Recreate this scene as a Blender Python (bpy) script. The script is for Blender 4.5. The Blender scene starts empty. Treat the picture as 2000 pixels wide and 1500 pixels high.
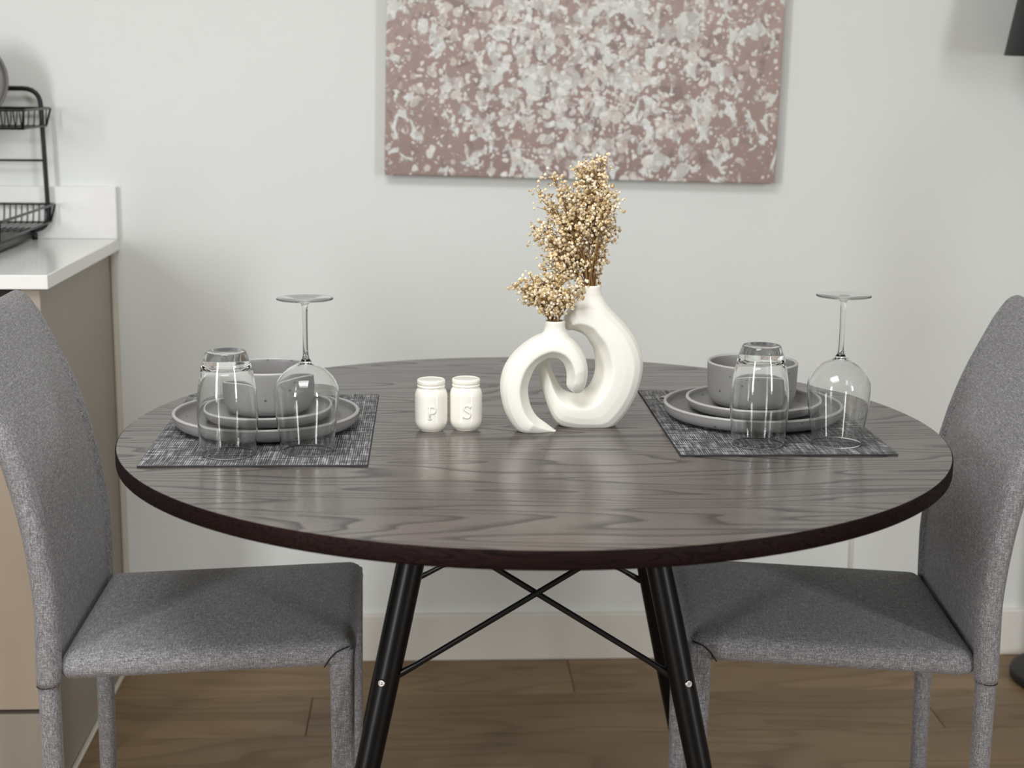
import bpy, bmesh, math, random
from mathutils import Vector, Matrix, noise as mnoise
random.seed(7)
SC = bpy.context.scene
C = SC.collection
PI = math.pi

# ------------------------------------------------------------------ camera, light, exposure
F_PX = 3000.0
CAM = Vector((-0.1451, -2.1398, 1.2412))
pitch, yaw, roll = (math.radians(a) for a in (11.232, 3.062, 0.537))
fw = Vector((math.sin(yaw)*math.cos(pitch), math.cos(yaw)*math.cos(pitch), -math.sin(pitch)))
rt = Vector((math.cos(yaw), -math.sin(yaw), 0)); up = rt.cross(fw)
r2 = rt*math.cos(roll) + up*math.sin(roll); u2 = -rt*math.sin(roll) + up*math.cos(roll)
cd = bpy.data.cameras.new('camera'); cam = bpy.data.objects.new('camera', cd); C.objects.link(cam)
cam.matrix_world = Matrix(((r2.x, u2.x, -fw.x, CAM.x), (r2.y, u2.y, -fw.y, CAM.y), (r2.z, u2.z, -fw.z, CAM.z), (0, 0, 0, 1)))
cd.sensor_width = 36; cd.lens = F_PX/2000*36; cd.clip_start = 0.05
cd.dof.use_dof = True; cd.dof.focus_distance = 2.14; cd.dof.aperture_fstop = 5.0
SC.camera = cam

w = bpy.data.worlds.new('world'); SC.world = w; w.use_nodes = True
w.node_tree.nodes['Background'].inputs[0].default_value = (0.9, 0.95, 1, 1)
w.node_tree.nodes['Background'].inputs[1].default_value = 0.3

def area(name, loc, target, sx, sy, power, col=(1, 1, 1)):
    l = bpy.data.lights.new(name, 'AREA'); l.shape = 'RECTANGLE'; l.size = sx; l.size_y = sy
    l.energy = power; l.color = col
    o = bpy.data.objects.new(name, l); C.objects.link(o); o.location = loc
    o.rotation_euler = (Vector(target)-Vector(loc)).to_track_quat('-Z', 'Y').to_euler()
    return o
# daylight through the two windows in the wall behind the camera
area('window_daylight', (-2.75, -3.5, 1.58), (-0.4, 0, 1.15), 0.54, 1.70, 86, (0.975, 0.985, 1.0))
area('window_daylight', (2.75, -3.5, 1.58), (0.4, 0, 1.15), 0.48, 1.70, 62, (0.975, 0.985, 1.0))
# ceiling lamp panel over the room in front of the table
area('ceiling_panel_light', (-0.5, -1.2, 2.44), (-0.5, -1.2, 0), 1.0, 0.8, 40, (0.97, 0.985, 1.0))

vs = SC.view_settings
vs.view_transform = 'Standard'; vs.look = 'None'; vs.gamma = 1; vs.use_curve_mapping = False
vs.exposure = -0.2
try:
    SC.cycles.max_bounces = 12; SC.cycles.transmission_bounces = 12; SC.cycles.glossy_bounces = 6; SC.cycles.diffuse_bounces = 5
except Exception: pass

# ------------------------------------------------------------------ materials
def srgb(r, g, b):
    f = lambda c: (c/255/12.92) if c/255 <= 0.04045 else ((c/255+0.055)/1.055)**2.4
    return (f(r), f(g), f(b), 1)
class NT:
    def __init__(s, name):
        s.m = bpy.data.materials.new(name); s.m.use_nodes = True
        s.t = s.m.node_tree; s.n = s.t.nodes; s.b = s.n['Principled BSDF']
    def add(s, typ, **kw):
        n = s.n.new(typ)
        for k, v in kw.items():
            if k in n.bl_rna.properties.keys(): setattr(n, k, v)
            else: n.inputs[k].default_value = v
        return n
    def lk(s, a, b): s.t.links.new(a, b)
    def coord(s, kind='Object', scale=(1, 1, 1), loc=(0, 0, 0), rot=(0, 0, 0)):
        tc = s.add('ShaderNodeTexCoord'); mp = s.add('ShaderNodeMapping')
        mp.inputs['Scale'].default_value = scale; mp.inputs['Location'].default_value = loc; mp.inputs['Rotation'].default_value = rot
        s.lk(tc.outputs[kind], mp.inputs[0]); return mp.outputs[0]
    def noise(s, vec, scale=5, detail=2, rough=0.5, dist=0):
        n = s.add('ShaderNodeTexNoise'); n.inputs['Scale'].default_value = scale; n.inputs['Detail'].default_value = detail
        n.inputs['Roughness'].default_value = rough; n.inputs['Distortion'].default_value = dist
        if vec is not None: s.lk(vec, n.inputs['Vector'])
        return n.outputs['Fac']
    def ramp(s, fac, stops, interp='LINEAR'):
        n = s.add('ShaderNodeValToRGB'); n.color_ramp.interpolation = interp
        e = n.color_ramp.elements
        while len(e) > 1: e.remove(e[-1])
        for i, (p, c) in enumerate(stops):
            el = e[0] if i == 0 else e.new(p)
            el.position = p; el.color = c if len(c) == 4 else (*c, 1)
        s.lk(fac, n.inputs[0]); return n.outputs[0]
    def math(s, op, a, b=None, c=None):
        n = s.add('ShaderNodeMath', operation=op)
        for i, v in enumerate((a, b, c)):
            if v is None: continue
            if isinstance(v, (int, float)): n.inputs[i].default_value = v
            else: s.lk(v, n.inputs[i])
        return n.outputs[0]
    def mix(s, fac, a, b, blend='MIX'):
        n = s.add('ShaderNodeMix', data_type='RGBA', blend_type=blend)
        for k, v in ((0, fac), (6, a), (7, b)):
            if isinstance(v, (int, float)): n.inputs[k].default_value = v
            elif isinstance(v, tuple): n.inputs[k].default_value = v
            else: s.lk(v, n.inputs[k])
        return n.outputs[2]
    def bump(s, h, strength=0.3, dist=0.001):
        n = s.add('ShaderNodeBump'); n.inputs['Strength'].default_value = strength; n.inputs['Distance'].default_value = dist
        s.lk(h, n.inputs['Height']); s.lk(n.outputs[0], s.b.inputs['Normal'])
    def col(s, v):
        if isinstance(v, tuple): s.b.inputs['Base Color'].default_value = v
        else: s.lk(v, s.b.inputs['Base Color'])
    def rough(s, v):
        if isinstance(v, (int, float)): s.b.inputs['Roughness'].default_value = v
        else: s.lk(v, s.b.inputs['Roughness'])

M = {}
def simple(name, c, rough=0.5, metal=0.0, nscale=None, namp=0.06, bump=0.0, spec=0.5):
    t = NT(name); t.rough(rough); t.b.inputs['Metallic'].default_value = metal
    t.b.inputs['Specular IOR Level'].default_value = spec
    if nscale:
        f = t.noise(t.coord('Object'), nscale, 4)
        d = tuple(x*(1-namp) for x in c[:3])+(1,); l = tuple(min(1, x*(1+namp)) for x in c[:3])+(1,)
        t.col(t.ramp(f, [(0.3, d), (0.7, l)]))
        if bump: t.bump(f, bump, 0.001)
    else: t.col(c)
    M[name] = t.m; return t
simple('wall_paint', srgb(225, 228, 225), 0.75, nscale=3, namp=0.012)
simple('bounce_cut_grey', srgb(176, 174, 170), 0.75, nscale=3, namp=0.015)  # for the unseen walls, darkened to cut bounce light and deepen shade
simple('ceiling_paint', srgb(236, 236, 233), 0.8, nscale=3, namp=0.01)
simple('skirting_paint', srgb(228, 225, 217), 0.5, nscale=4, namp=0.015)
simple('beige_laminate', srgb(176, 160, 142), 0.5, nscale=6, namp=0.02)
simple('taupe_laminate', srgb(158, 150, 138), 0.5, nscale=6, namp=0.02)
simple('dark_gap', srgb(35, 30, 27), 0.7, nscale=10)
simple('white_quartz', srgb(238, 238, 236), 0.16, nscale=40, namp=0.015)
simple('sealant', srgb(212, 206, 194), 0.5, nscale=20, namp=0.03)
simple('black_metal', srgb(12, 12, 13), 0.34, nscale=30, namp=0.1, spec=0.4)
simple('black_leg', srgb(6, 6, 7), 0.36, nscale=20, namp=0.1, spec=0.28)
simple('steel', srgb(196, 195, 193), 0.3, 1.0, nscale=60, namp=0.05)
simple('lamp_black', srgb(24, 24, 26), 0.55, nscale=12, namp=0.08)
simple('cream_ceramic', srgb(240, 237, 226), 0.12, nscale=25, namp=0.012)
simple('seam_thread', srgb(40, 38, 38), 0.85, nscale=50)
simple('mat_edge', srgb(48, 48, 50), 0.8, nscale=200)
simple('stem_brown', srgb(140, 108, 62), 0.7, nscale=90, namp=0.25)
simple('cable_plastic', srgb(214, 213, 206), 0.5, nscale=30, namp=0.02)

t = NT('bisque_ceramic'); f = t.noise(t.coord(), 260, 3)
t.col(t.ramp(t.noise(t.coord(), 12, 3), [(0.3, srgb(236, 234, 225)), (0.7, srgb(242, 240, 232))])); t.rough(0.62); t.bump(f, 0.12, 0.0006)
M['bisque'] = t.m

def stoneware(name, base, spec_c):
    t = NT(name)
    n = t.noise(t.coord(), 9, 3)
    c = t.ramp(n, [(0.3, tuple(x*0.95 for x in base[:3])), (0.7, tuple(x*1.04 for x in base[:3]))])
    v = t.add('ShaderNodeTexVoronoi'); v.inputs['Scale'].default_value = 70; t.lk(t.coord(), v.inputs['Vector'])
    sp = t.ramp(v.outputs['Distance'], [(0.0, (1, 1, 1)), (0.11, (1, 1, 1)), (0.19, (0, 0, 0))])
    on = t.ramp(t.noise(t.coord(), 45, 1), [(0.49, (0, 0, 0)), (0.54, (1, 1, 1))])
    k = t.mix(1.0, sp, on, 'MULTIPLY')
    t.col(t.mix(k, c, spec_c)); t.rough(0.42); M[name] = t.m
stoneware('grey_stoneware', srgb(136, 135, 134), srgb(78, 75, 74))
stoneware('shaded_stoneware', srgb(104, 102, 102), srgb(70, 68, 68))  # darker copy: the rack plate's shaded face is put into the colour
simple('rim_stoneware', srgb(178, 176, 174), 0.4, nscale=60, namp=0.05)

t = NT('clear_glass')
g = t.add('ShaderNodeBsdfGlass'); g.inputs['IOR'].default_value = 1.47; g.inputs['Roughness'].default_value = 0.0
g.inputs['Color'].default_value = (0.985, 0.992, 0.99, 1)
t.lk(g.outputs[0], t.n['Material Output'].inputs[0]); M['glass'] = t.m

# dark wood table top: contour-line grain running along X
def wood(name, c_dark, c_mid, c_light, freq, sx, sy, rough, fine=1.0, per_object=False, contrast=0.85, spec=0.5):
    t = NT(name); t.b.inputs['Specular IOR Level'].default_value = spec
    v = t.coord('Object', (sx, sy, sy))
    if per_object:
        oi = t.add('ShaderNodeObjectInfo'); va = t.add('ShaderNodeVectorMath', operation='ADD')
        cx = t.add('ShaderNodeCombineXYZ'); t.lk(t.math('MULTIPLY', oi.outputs['Random'], 37.0), cx.inputs[1]); t.lk(t.math('MULTIPLY', oi.outputs['Random'], 91.0), cx.inputs[2])
        t.lk(v, va.inputs[0]); t.lk(cx.outputs[0], va.inputs[1]); v = va.outputs[0]
    n = t.noise(v, 1.0, 1.5, 0.35, 0.15)
    saw = t.math('FRACT', t.math('MULTIPLY', n, freq))
    line = t.ramp(saw, [(0.0, (1, 1, 1)), (0.10, (0.75, 0.75, 0.75)), (0.34, (0.12, 0.12, 0.12)), (0.9, (0, 0, 0)), (1.0, (1, 1, 1))])
    fv = t.coord('Object', (9, 420, 420)); fn = t.noise(fv, 1.0, 3, 0.6)
    fl = t.ramp(fn, [(0.35, (0, 0, 0)), (0.72, (1, 1, 1))])
    broad = t.noise(t.coord('Object', (1.2, 5, 5)), 1.0, 2)
    base = t.ramp(broad, [(0.3, c_mid), (0.7, c_light)])
    if per_object:
        hv = t.math('MULTIPLY_ADD', oi.outputs['Random'], 0.22, 0.89)
        base = t.mix(1.0, base, (1, 1, 1, 1), 'MULTIPLY')
        mm = t.add('ShaderNodeVectorMath', operation='SCALE'); t.lk(base, mm.inputs[0]); t.lk(hv, mm.inputs[3]); base = mm.outputs[0]
    c = t.mix(t.math('MULTIPLY', line, contrast), base, c_dark)
    c = t.mix(t.math('MULTIPLY', fl, 0.35*fine), c, c_dark)
    t.col(c)
    h = t.math('ADD', t.math('MULTIPLY', line, -0.7), t.math('MULTIPLY', fl, -0.35))
    t.bump(h, 0.13, 0.0004)
    t.rough(t.math('MULTIPLY_ADD', line, 0.12, rough)); M[name] = t.m; return t
wood('dark_wood', srgb(42, 37, 35), srgb(92, 84, 79), srgb(108, 99, 93), 18, 1.5, 10.5, 0.19, contrast=1.0)
wood('dark_wood_edge', srgb(8, 5, 5), srgb(26, 14, 13), srgb(38, 23, 21), 11, 3.0, 60, 0.55, spec=0.08)
wood('oak_plank', srgb(88, 68, 45), srgb(124, 101, 72), srgb(142, 117, 86), 7, 1.6, 9, 0.46, 0.5, True, 0.3)

# heathered grey fabric
t = NT('grey_fabric')
a = t.noise(t.coord('Object', (85, 620, 620)), 1.0, 3, 0.7); b = t.noise(t.coord('Object', (620, 620, 85)), 1.0, 3, 0.7)
d = t.noise(t.coord('Object', (620, 85, 620)), 1.0, 2, 0.6)
s = t.math('ADD', t.math('ADD', a, b), d); s = t.math('DIVIDE', s, 3.0)
t.col(t.ramp(s, [(0.35, srgb(74, 73, 75)), (0.5, srgb(124, 123, 125)), (0.65, srgb(184, 182, 184))]))
t.rough(0.92); t.b.inputs['Sheen Weight'].default_value = 0.15; t.bump(s, 0.35, 0.0008); M['fabric'] = t.m

# woven place mat
t = NT('woven_mat')
wx = t.add('ShaderNodeTexWave', wave_type='BANDS', bands_direction='X'); wx.inputs['Scale'].default_value = 105; wx.inputs['Distortion'].default_value = 0.6
wy = t.add('ShaderNodeTexWave', wave_type='BANDS', bands_direction='Y'); wy.inputs['Scale'].default_value = 105; wy.inputs['Distortion'].default_value = 0.6
for q in (wx, wy): t.lk(t.coord(), q.inputs['Vector'])
weave = t.math('MULTIPLY', wx.outputs['Fac'], wy.outputs['Fac'])
n1 = t.noise(t.coord('Object', (24, 170, 1)), 1.0, 2, 0.6); n2 = t.noise(t.coord('Object', (240, 22, 1)), 1.0, 2, 0.6)
thr = t.math('MULTIPLY', t.math('ADD', n1, n2), 0.5)
f = t.math('ADD', t.math('MULTIPLY', weave, 0.45), t.math('MULTIPLY', t.math('SUBTRACT', thr, 0.36), 2.2))
t.col(t.ramp(f, [(0.15, srgb(40, 41, 44)), (0.46, srgb(90, 91, 95)), (0.80, srgb(204, 204, 206))])); t.rough(0.65); t.bump(weave, 0.5, 0.0006)
M['mat'] = t.m

# dried blossoms
t = NT('dried_blossom')
gi = t.add('ShaderNodeNewGeometry')
t.col(t.ramp(gi.outputs['Random Per Island'], [(0.0, srgb(172, 136, 84)), (0.25, srgb(212, 186, 138)), (0.6, srgb(234, 218, 184)), (1.0, srgb(246, 238, 218))]))
t.rough(0.8); M['blossom'] = t.m

# abstract painting: pale dabs over a dusty mauve ground
t = NT('painted_canvas')
co = t.coord('Object')
sep = t.add('ShaderNodeSeparateXYZ'); t.lk(co, sep.inputs[0])
X, Z = sep.outputs[0], sep.outputs[2]
ground = t.ramp(t.math('MULTIPLY_ADD', t.noise(co, 7, 4, 0.65), 0.5, t.math('MULTIPLY_ADD', Z, 0.9, 0.25)), [(0.15, srgb(150, 128, 122)), (0.5, srgb(170, 149, 142)), (0.85, srgb(190, 174, 166))])
ex = t.math('ABSOLUTE', X)
edge = t.math('MULTIPLY', t.math('SMOOTH_MIN', t.math('SUBTRACT', 0.40, ex), 0.24, 0.05), 0.75)      # 0 at the sides, high in the middle
low = t.math('MULTIPLY', t.math('MINIMUM', t.math('ADD', Z, 0.33), 0.22), 0.35)
dens = t.math('ADD', edge, low)
wob = t.add('ShaderNodeTexNoise'); wob.inputs['Scale'].default_value = 30; wob.inputs['Detail'].default_value = 3; t.lk(co, wob.inputs['Vector'])
vo = t.add('ShaderNodeVectorMath', operation='MULTIPLY_ADD'); t.lk(wob.outputs['Color'], vo.inputs[0]); vo.inputs[1].default_value = (0.035, 0.035, 0.035); t.lk(co, vo.inputs[2])
def dabs(scale, base, gain, soft):
    v = t.add('ShaderNodeTexVoronoi'); v.inputs['Scale'].default_value = scale; v.inputs['Randomness'].default_value = 1
    t.lk(vo.outputs[0], v.inputs['Vector'])
    sz = t.math('MULTIPLY_ADD', dens, gain, base)
    sc = t.add('ShaderNodeSeparateColor'); t.lk(v.outputs['Color'], sc.inputs[0])
    thr = t.math('MULTIPLY', sz, t.math('MULTIPLY_ADD', sc.outputs[0], 1.3, 0.25))
    dd = t.math('SUBTRACT', thr, v.outputs['Distance'])
    return t.ramp(t.math('MULTIPLY_ADD', dd, soft, 0.5), [(0.3, (0, 0, 0)), (0.7, (1, 1, 1))]), sc.outputs[1]
def blot(scale, thr, gain, soft, off):
    n = t.noise(t.coord('Object', (1, 1, 0.8), (off, off*2, off)), scale, 3.5, 0.55, 0.5)
    return t.ramp(t.math('MULTIPLY_ADD', t.math('SUBTRACT', t.math('MULTIPLY_ADD', dens, gain, n), thr), soft, 0.5), [(0.25, (0, 0, 0)), (0.75, (1, 1, 1))])
d1 = blot(30, 0.650, 0.58, 12, 0.0)
d2, k2 = dabs(38, 0.15, 1.1, 5)
d3, k3 = dabs(74, 0.13, 1.0, 4)
shad = blot(27, 0.66, 0.42, 9, 3.1)
tone = t.noise(t.coord('Object', (1, 1, 1), (5, 2, 1)), 26, 2)
pale = t.ramp(tone, [(0.3, srgb(198, 196, 190)), (0.5, srgb(212, 215, 210)), (0.7, srgb(226, 229, 226))])
pale2 = t.ramp(k2, [(0, srgb(206, 194, 184)), (0.4, srgb(222, 220, 212)), (0.7, srgb(190, 176, 172)), (1, srgb(226, 226, 220))])
c = t.mix(t.math('MULTIPLY', shad, 0.6), ground, srgb(124, 108, 106))
c = t.mix(t.math('MULTIPLY', d1, 0.95), c, pale)
c = t.mix(t.math('MULTIPLY', d2, 0.85), c, pale2)
c = t.mix(t.math('MULTIPLY', d3, 0.8), c, srgb(230, 229, 224))
mk = blot(48, 0.60, 0.22, 10, 7.7)
c = t.mix(t.math('MULTIPLY', mk, 0.42), c, srgb(150, 134, 130))
d4, k4 = dabs(64, 0.09, 0.75, 5)
c = t.mix(t.math('MULTIPLY', d4, 0.75), c, srgb(236, 237, 234))
t.col(c); t.rough(0.55); t.bump(t.math('ADD', d1, t.math('ADD', d2, d3)), 0.5, 0.0015); M['painting'] = t.m

# ------------------------------------------------------------------ mesh helpers
def link(name, me, mat, parent=None, smooth=False):
    o = bpy.data.objects.new(name, me); C.objects.link(o)
    if mat: me.materials.append(M[mat])
    if smooth:
        for p in me.polygons: p.use_smooth = True
    if parent: o.parent = parent
    return o
def fin(name, bm, mat, parent=None, smooth=False):
    bmesh.ops.recalc_face_normals(bm, faces=bm.faces[:])
    me = bpy.data.meshes.new(name); bm.to_mesh(me); bm.free()
    o = link(name, me, mat, parent, smooth)
    if smooth == 'angle':
        me.set_sharp_from_angle(angle=math.radians(38))
    return o
def box(bm, x0, x1, y0, y1, z0, z1, bev=0.0, seg=2):
    r = bmesh.ops.create_cube(bm, size=1)
    vs_ = r['verts']
    for v in vs_:
        v.co = Vector(((x0+x1)/2+v.co.x*(x1-x0), (y0+y1)/2+v.co.y*(y1-y0), (z0+z1)/2+v.co.z*(z1-z0)))
    if bev:
        ed = list({e for v in vs_ for e in v.link_edges})
        bmesh.ops.bevel(bm, geom=ed, offset=bev, segments=seg, affect='EDGES', profile=0.5)
    return bm
def lathe(bm, prof, seg=48, cx=0, cy=0, cz=0, closed=False):
    rings = []
    for r, z in prof:
        if r < 1e-6: rings.append([bm.verts.new((cx, cy, cz+z))])
        else: rings.append([bm.verts.new((cx+r*math.cos(2*PI*i/seg), cy+r*math.sin(2*PI*i/seg), cz+z)) for i in range(seg)])
    n = len(rings); pairs = [(i, i+1) for i in range(n-1)] + ([(n-1, 0)] if closed else [])
    for a, b in pairs:
        A, B = rings[a], rings[b]
        if len(A) == 1 and len(B) == 1: continue
        for i in range(seg):
            j = (i+1) % seg
            if len(A) == 1: bm.faces.new((A[0], B[i], B[j]))
            elif len(B) == 1: bm.faces.new((A[i], A[j], B[0]))
            else: bm.faces.new((A[i], A[j], B[j], B[i]))
    return bm
def smooth_prof(pts, n=6):
    out = []
    P = [Vector((a, b, 0)) for a, b in pts]
    for i in range(len(P)-1):
        p0 = P[max(i-1, 0)]; p1 = P[i]; p2 = P[i+1]; p3 = P[min(i+2, len(P)-1)]
        for k in range(n):
            s = k/n
            q = 0.5*((2*p1)+(p2-p0)*s+(2*p0-5*p1+4*p2-p3)*s*s+(3*p1-p0-3*p2+p3)*s**3)
            out.append((max(q.x, 0), q.y))
    out.append(pts[-1]); return out
def tube(bm, pts, rad, seg=8, closed=False, caps=True, flat=1.0):
    pts = [Vector(p) for p in pts]; n = len(pts)
    rads = rad if isinstance(rad, (list, tuple)) else [rad]*n
    rings = []; prev = None
    for i in range(n):
        if closed: d = pts[(i+1) % n]-pts[i-1]
        else: d = pts[min(i+1, n-1)]-pts[max(i-1, 0)]
        d.normalize()
        if prev is None:
            a = Vector((0, 0, 1)) if abs(d.z) < 0.9 else Vector((1, 0, 0))
            u = d.cross(a).normalized()
        else:
            u = (prev-d*prev.dot(d)).normalized()
        prev = u; v = d.cross(u)
        rings.append([bm.verts.new(pts[i]+(u*math.cos(2*PI*k/seg)+v*math.sin(2*PI*k/seg)*flat)*rads[i]) for k in range(seg)])
    for i in range(n if closed else n-1):
        A, B = rings[i], rings[(i+1) % n]
        for k in range(seg):
            bm.faces.new((A[k], A[(k+1) % seg], B[(k+1) % seg], B[k]))
    if caps and not closed:
        bm.faces.new(rings[0][::-1]); bm.faces.new(rings[-1])
    return bm
def arc_round(pts, r, n=5):
    """round the corners of an open polyline"""
    P = [Vector(p) for p in pts]; out = [P[0]]
    for i in range(1, len(P)-1):
        a = (P[i-1]-P[i]).normalized(); b = (P[i+1]-P[i]).normalized()
        s, e = P[i]+a*r, P[i]+b*r
        for k in range(n+1):
            q = k/n; out.append(s*(1-q)**2+P[i]*2*q*(1-q)+e*q*q)
    out.append(P[-1]); return out
def thing(name, label, cat, loc=(0, 0, 0), rotz=0.0, group=None):
    o = bpy.data.objects.new(name, None); C.objects.link(o); o.location = loc; o.rotation_euler = (0, 0, rotz)
    o.empty_display_size = 0.05
    return tag(o, label, cat, group)
def tag(o, label, cat, group=None):
    o['label'] = label; o['category'] = cat
    if group: o['group'] = group
    return o
def struct(o, label):
    o['kind'] = 'structure'; o['label'] = label; return o
def copy_tree(src, parent=None):
    c = src.copy(); C.objects.link(c)
    c.parent = parent
    for ch in [q for q in bpy.data.objects if q.parent == src]: copy_tree(ch, c)
    return c
NB = bmesh.new

# ------------------------------------------------------------------ room
YW = 1.035; XL, XR, YR, ZC = -3.6, 3.6, -3.8, 2.5
struct(fin('wall_back', box(NB(), XL, XR, YW, YW+0.1, -0.03, ZC), 'wall_paint'), 'off-white painted wall behind the round table')
struct(fin('wall_left', box(NB(), XL-0.1, XL, YR, YW+0.1, -0.03, ZC), 'bounce_cut_grey'), 'side wall on the kitchen side, greyed to cut bounce light')
struct(fin('wall_right', box(NB(), XR, XR+0.1, YR, YW+0.1, -0.03, ZC), 'bounce_cut_grey'), 'side wall on the right, greyed to cut bounce light')
struct(fin('wall_rear', box(NB(), XL, XR, YR-0.1, YR, -0.03, ZC), 'bounce_cut_grey'), 'wall behind the viewer, greyed to cut bounce light')
struct(fin('ceiling', box(NB(), XL-0.1, XR+0.1, YR-0.1, YW+0.1, ZC, ZC+0.1), 'ceiling_paint'), 'white ceiling')
floor = struct(fin('floor', box(NB(), XL, XR, YR, YW, -0.03, -0.0095), 'dark_gap'), 'brown wood-look plank floor')
PL, PW = 1.25, 0.192
pm = fin('plank', box(NB(), -PL/2+0.0006, PL/2-0.0006, -PW/2+0.0006, PW/2-0.0006, -0.009, 0, 0.0012, 1), 'oak_plank')
plank_me = pm.data; bpy.data.objects.remove(pm)
row = 0; y = YW-0.012-PW/2
while y > YR+PW/2:
    off = (row*0.43) % 1.0*PL
    x = XL-off+PL/2
    while x-PL/2 < XR:
        if x-PL/2 >= XL-0.001 and x+PL/2 <= XR+0.001:
            p = bpy.data.objects.new('plank', plank_me); C.objects.link(p); p.location = (x, y, 0); p.parent = floor
        else:
            a, b = max(x-PL/2, XL), min(x+PL/2, XR)
            if b-a > 0.05:
                p = fin('plank', box(NB(), a+0.0006-x, b-0.0006-x, -PW/2+0.0006, PW/2-0.0006, -0.009, 0, 0.0012, 1), 'oak_plank')
                p.location = (x, y, 0); p.parent = floor
        x += PL
    row += 1; y -= PW
bm = NB(); box(bm, -0.795, XR, YW-0.016, YW, 0.0, 0.104, 0.003, 2)
struct(fin('baseboard_back', bm, 'skirting_paint'), 'off-white skirting board along the back wall')

# ------------------------------------------------------------------ kitchen run on the left
cab = thing('base_cabinet', 'beige kitchen base cabinet with taupe end panel under white worktop', 'cabinet', (-1.12, 0.75, 0))
def ck(name, bm, mat, parent=cab, **k):
    for v in bm.verts: v.co -= Vector((-1.12, 0.75, 0))
    return fin(name, bm, mat, parent, **k)
ck('end_panel', box(NB(), -0.832, -0.800, 0.452, 1.0345, 0.0, 0.889, 0.001, 1), 'taupe_laminate')
ck('carcass', box(NB(), -1.432, -0.8325, 0.475, 1.0345, 0.135, 0.889), 'beige_laminate')
dr = ck('door', box(NB(), -1.430, -0.834, 0.452, 0.472, 0.139, 0.855, 0.0015, 1), 'beige_laminate')
ck('plinth', box(NB(), -1.432, -0.834, 0.456, 0.475, 0.0, 0.129, 0.001, 1), 'taupe_laminate')
ck('handle_channel', box(NB(), -1.430, -0.834, 0.462, 0.4745, 0.858, 0.889), 'dark_gap')
ck('sealant_strip', box(NB(), -0.7995, -0.790, 0.452, 1.018, 0.0, 0.006, 0.002, 1), 'sealant')
ck('filler_strip', box(NB(), -0.7995, -0.789, 1.019, 1.0345, 0.105, 0.889, 0.002, 1), 'sealant')
wt = thing('worktop', 'white polished worktop with low upstand against the wall', 'worktop', (-1.12, 0.75, 0.89))
bm = NB(); box(bm, -1.45, -0.782, 0.434, 1.0348, 0.8902, 0.9145, 0.0018, 2)
for v in bm.verts: v.co -= Vector((-1.12, 0.75, 0.89))
fin('slab', bm, 'white_quartz', wt)
bm = NB(); box(bm, -1.45, -0.782, 1.017, 1.0348, 0.9147, 1.020, 0.0015, 2)
for v in bm.verts: v.co -= Vector((-1.12, 0.75, 0.89))
fin('upstand', bm, 'white_quartz', wt)

# two-tier wire dish rack
RX, RY = -1.14, 0.90
rack = thing('dish_rack', 'black two-tier wire dish rack on the white worktop', 'dish rack', (RX, RY, 0.9148))
def rk(name, bm, parent=rack, **k):
    for v in bm.verts: v.co -= Vector((RX, RY, 0.9148))
    return fin(name, bm, 'black_metal', parent, smooth=True, **k)
x0, x1 = -1.37, -0.913
def loopframe(y, zt, zb, r=0.0048):
    pts = [(x0, y, zb), (x1, y, zb), (x1-0.006, y, zt), (x0+0.006, y, zt)]
    P = [Vector(p) for p in pts]; out = []
    for i in range(4):
        a = (P[i-1]-P[i]).normalized(); b = (P[(i+1) % 4]-P[i]).normalized(); rr = 0.034
        for k in range(7):
            q = k/6; out.append((P[i]+a*rr)*(1-q)**2+P[i]*2*q*(1-q)+(P[i]+b*rr)*q*q)
    return tube(NB(), out, r, 8, closed=True)
rk('back_frame', loopframe(1.000, 1.214, 0.934))
for yy in (0.985, 1.0):
    pass
rk('crossbar', tube(NB(), [(x0, 1.000, 1.073), (x1-0.003, 1.000, 1.073)], 0.0024, 6))
rk('foot', tube(NB(), [(x1-0.03, 1.0, 0.929), (x1-0.03, 1.0, 0.9149)], 0.006, 8))
rk('foot', tube(NB(), [(x0+0.03, 1.0, 0.929), (x0+0.03, 1.0, 0.9149)], 0.006, 8))
def tray(zr, dep, y0, y1, xa, xb):
    rim = tube(NB(), arc_round([(xa, y0, zr), (xb, y0, zr), (xb, y1, zr), (xa, y1, zr), (xa, y0, zr)], 0.012, 4), 0.0026, 6)
    rim_o = rk('tray_rim', rim)
    bm = NB(); n = 40
    for i in range(n+1):
        x = xa+0.008+(xb-xa-0.016)*i/n
        tube(bm, arc_round([(x, y0, zr), (x, y0+0.012, zr-dep), (x, y1-0.012, zr-dep), (x, y1, zr)], 0.006, 2), 0.0013, 5)
    rk('tray_wires', bm)
    bm = NB()
    for yy in (y0+0.02, (y0+y1)/2, y1-0.02):
        tube(bm, [(xa, yy, zr-dep-0.001), (xb-0.006, yy, zr-dep-0.001)], 0.0022, 6)
    tube(bm, [(xb, y0, zr), (xb-0.006, y0+0.015, zr-dep), (xb-0.006, y1-0.015, zr-dep), (xb, y1, zr)], 0.0022, 6)
    rk('tray_rail', bm)
tray(1.176, 0.034, 0.80, 1.006, x0-0.008, x1+0.012)
tray(0.986, 0.034, 0.60, 1.006, x0-0.008, x1+0.012)
rk('drip_tray', box(NB(), x0+0.02, x1-0.03, 0.60, 0.985, 0.918, 0.934, 0.004, 2))

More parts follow.
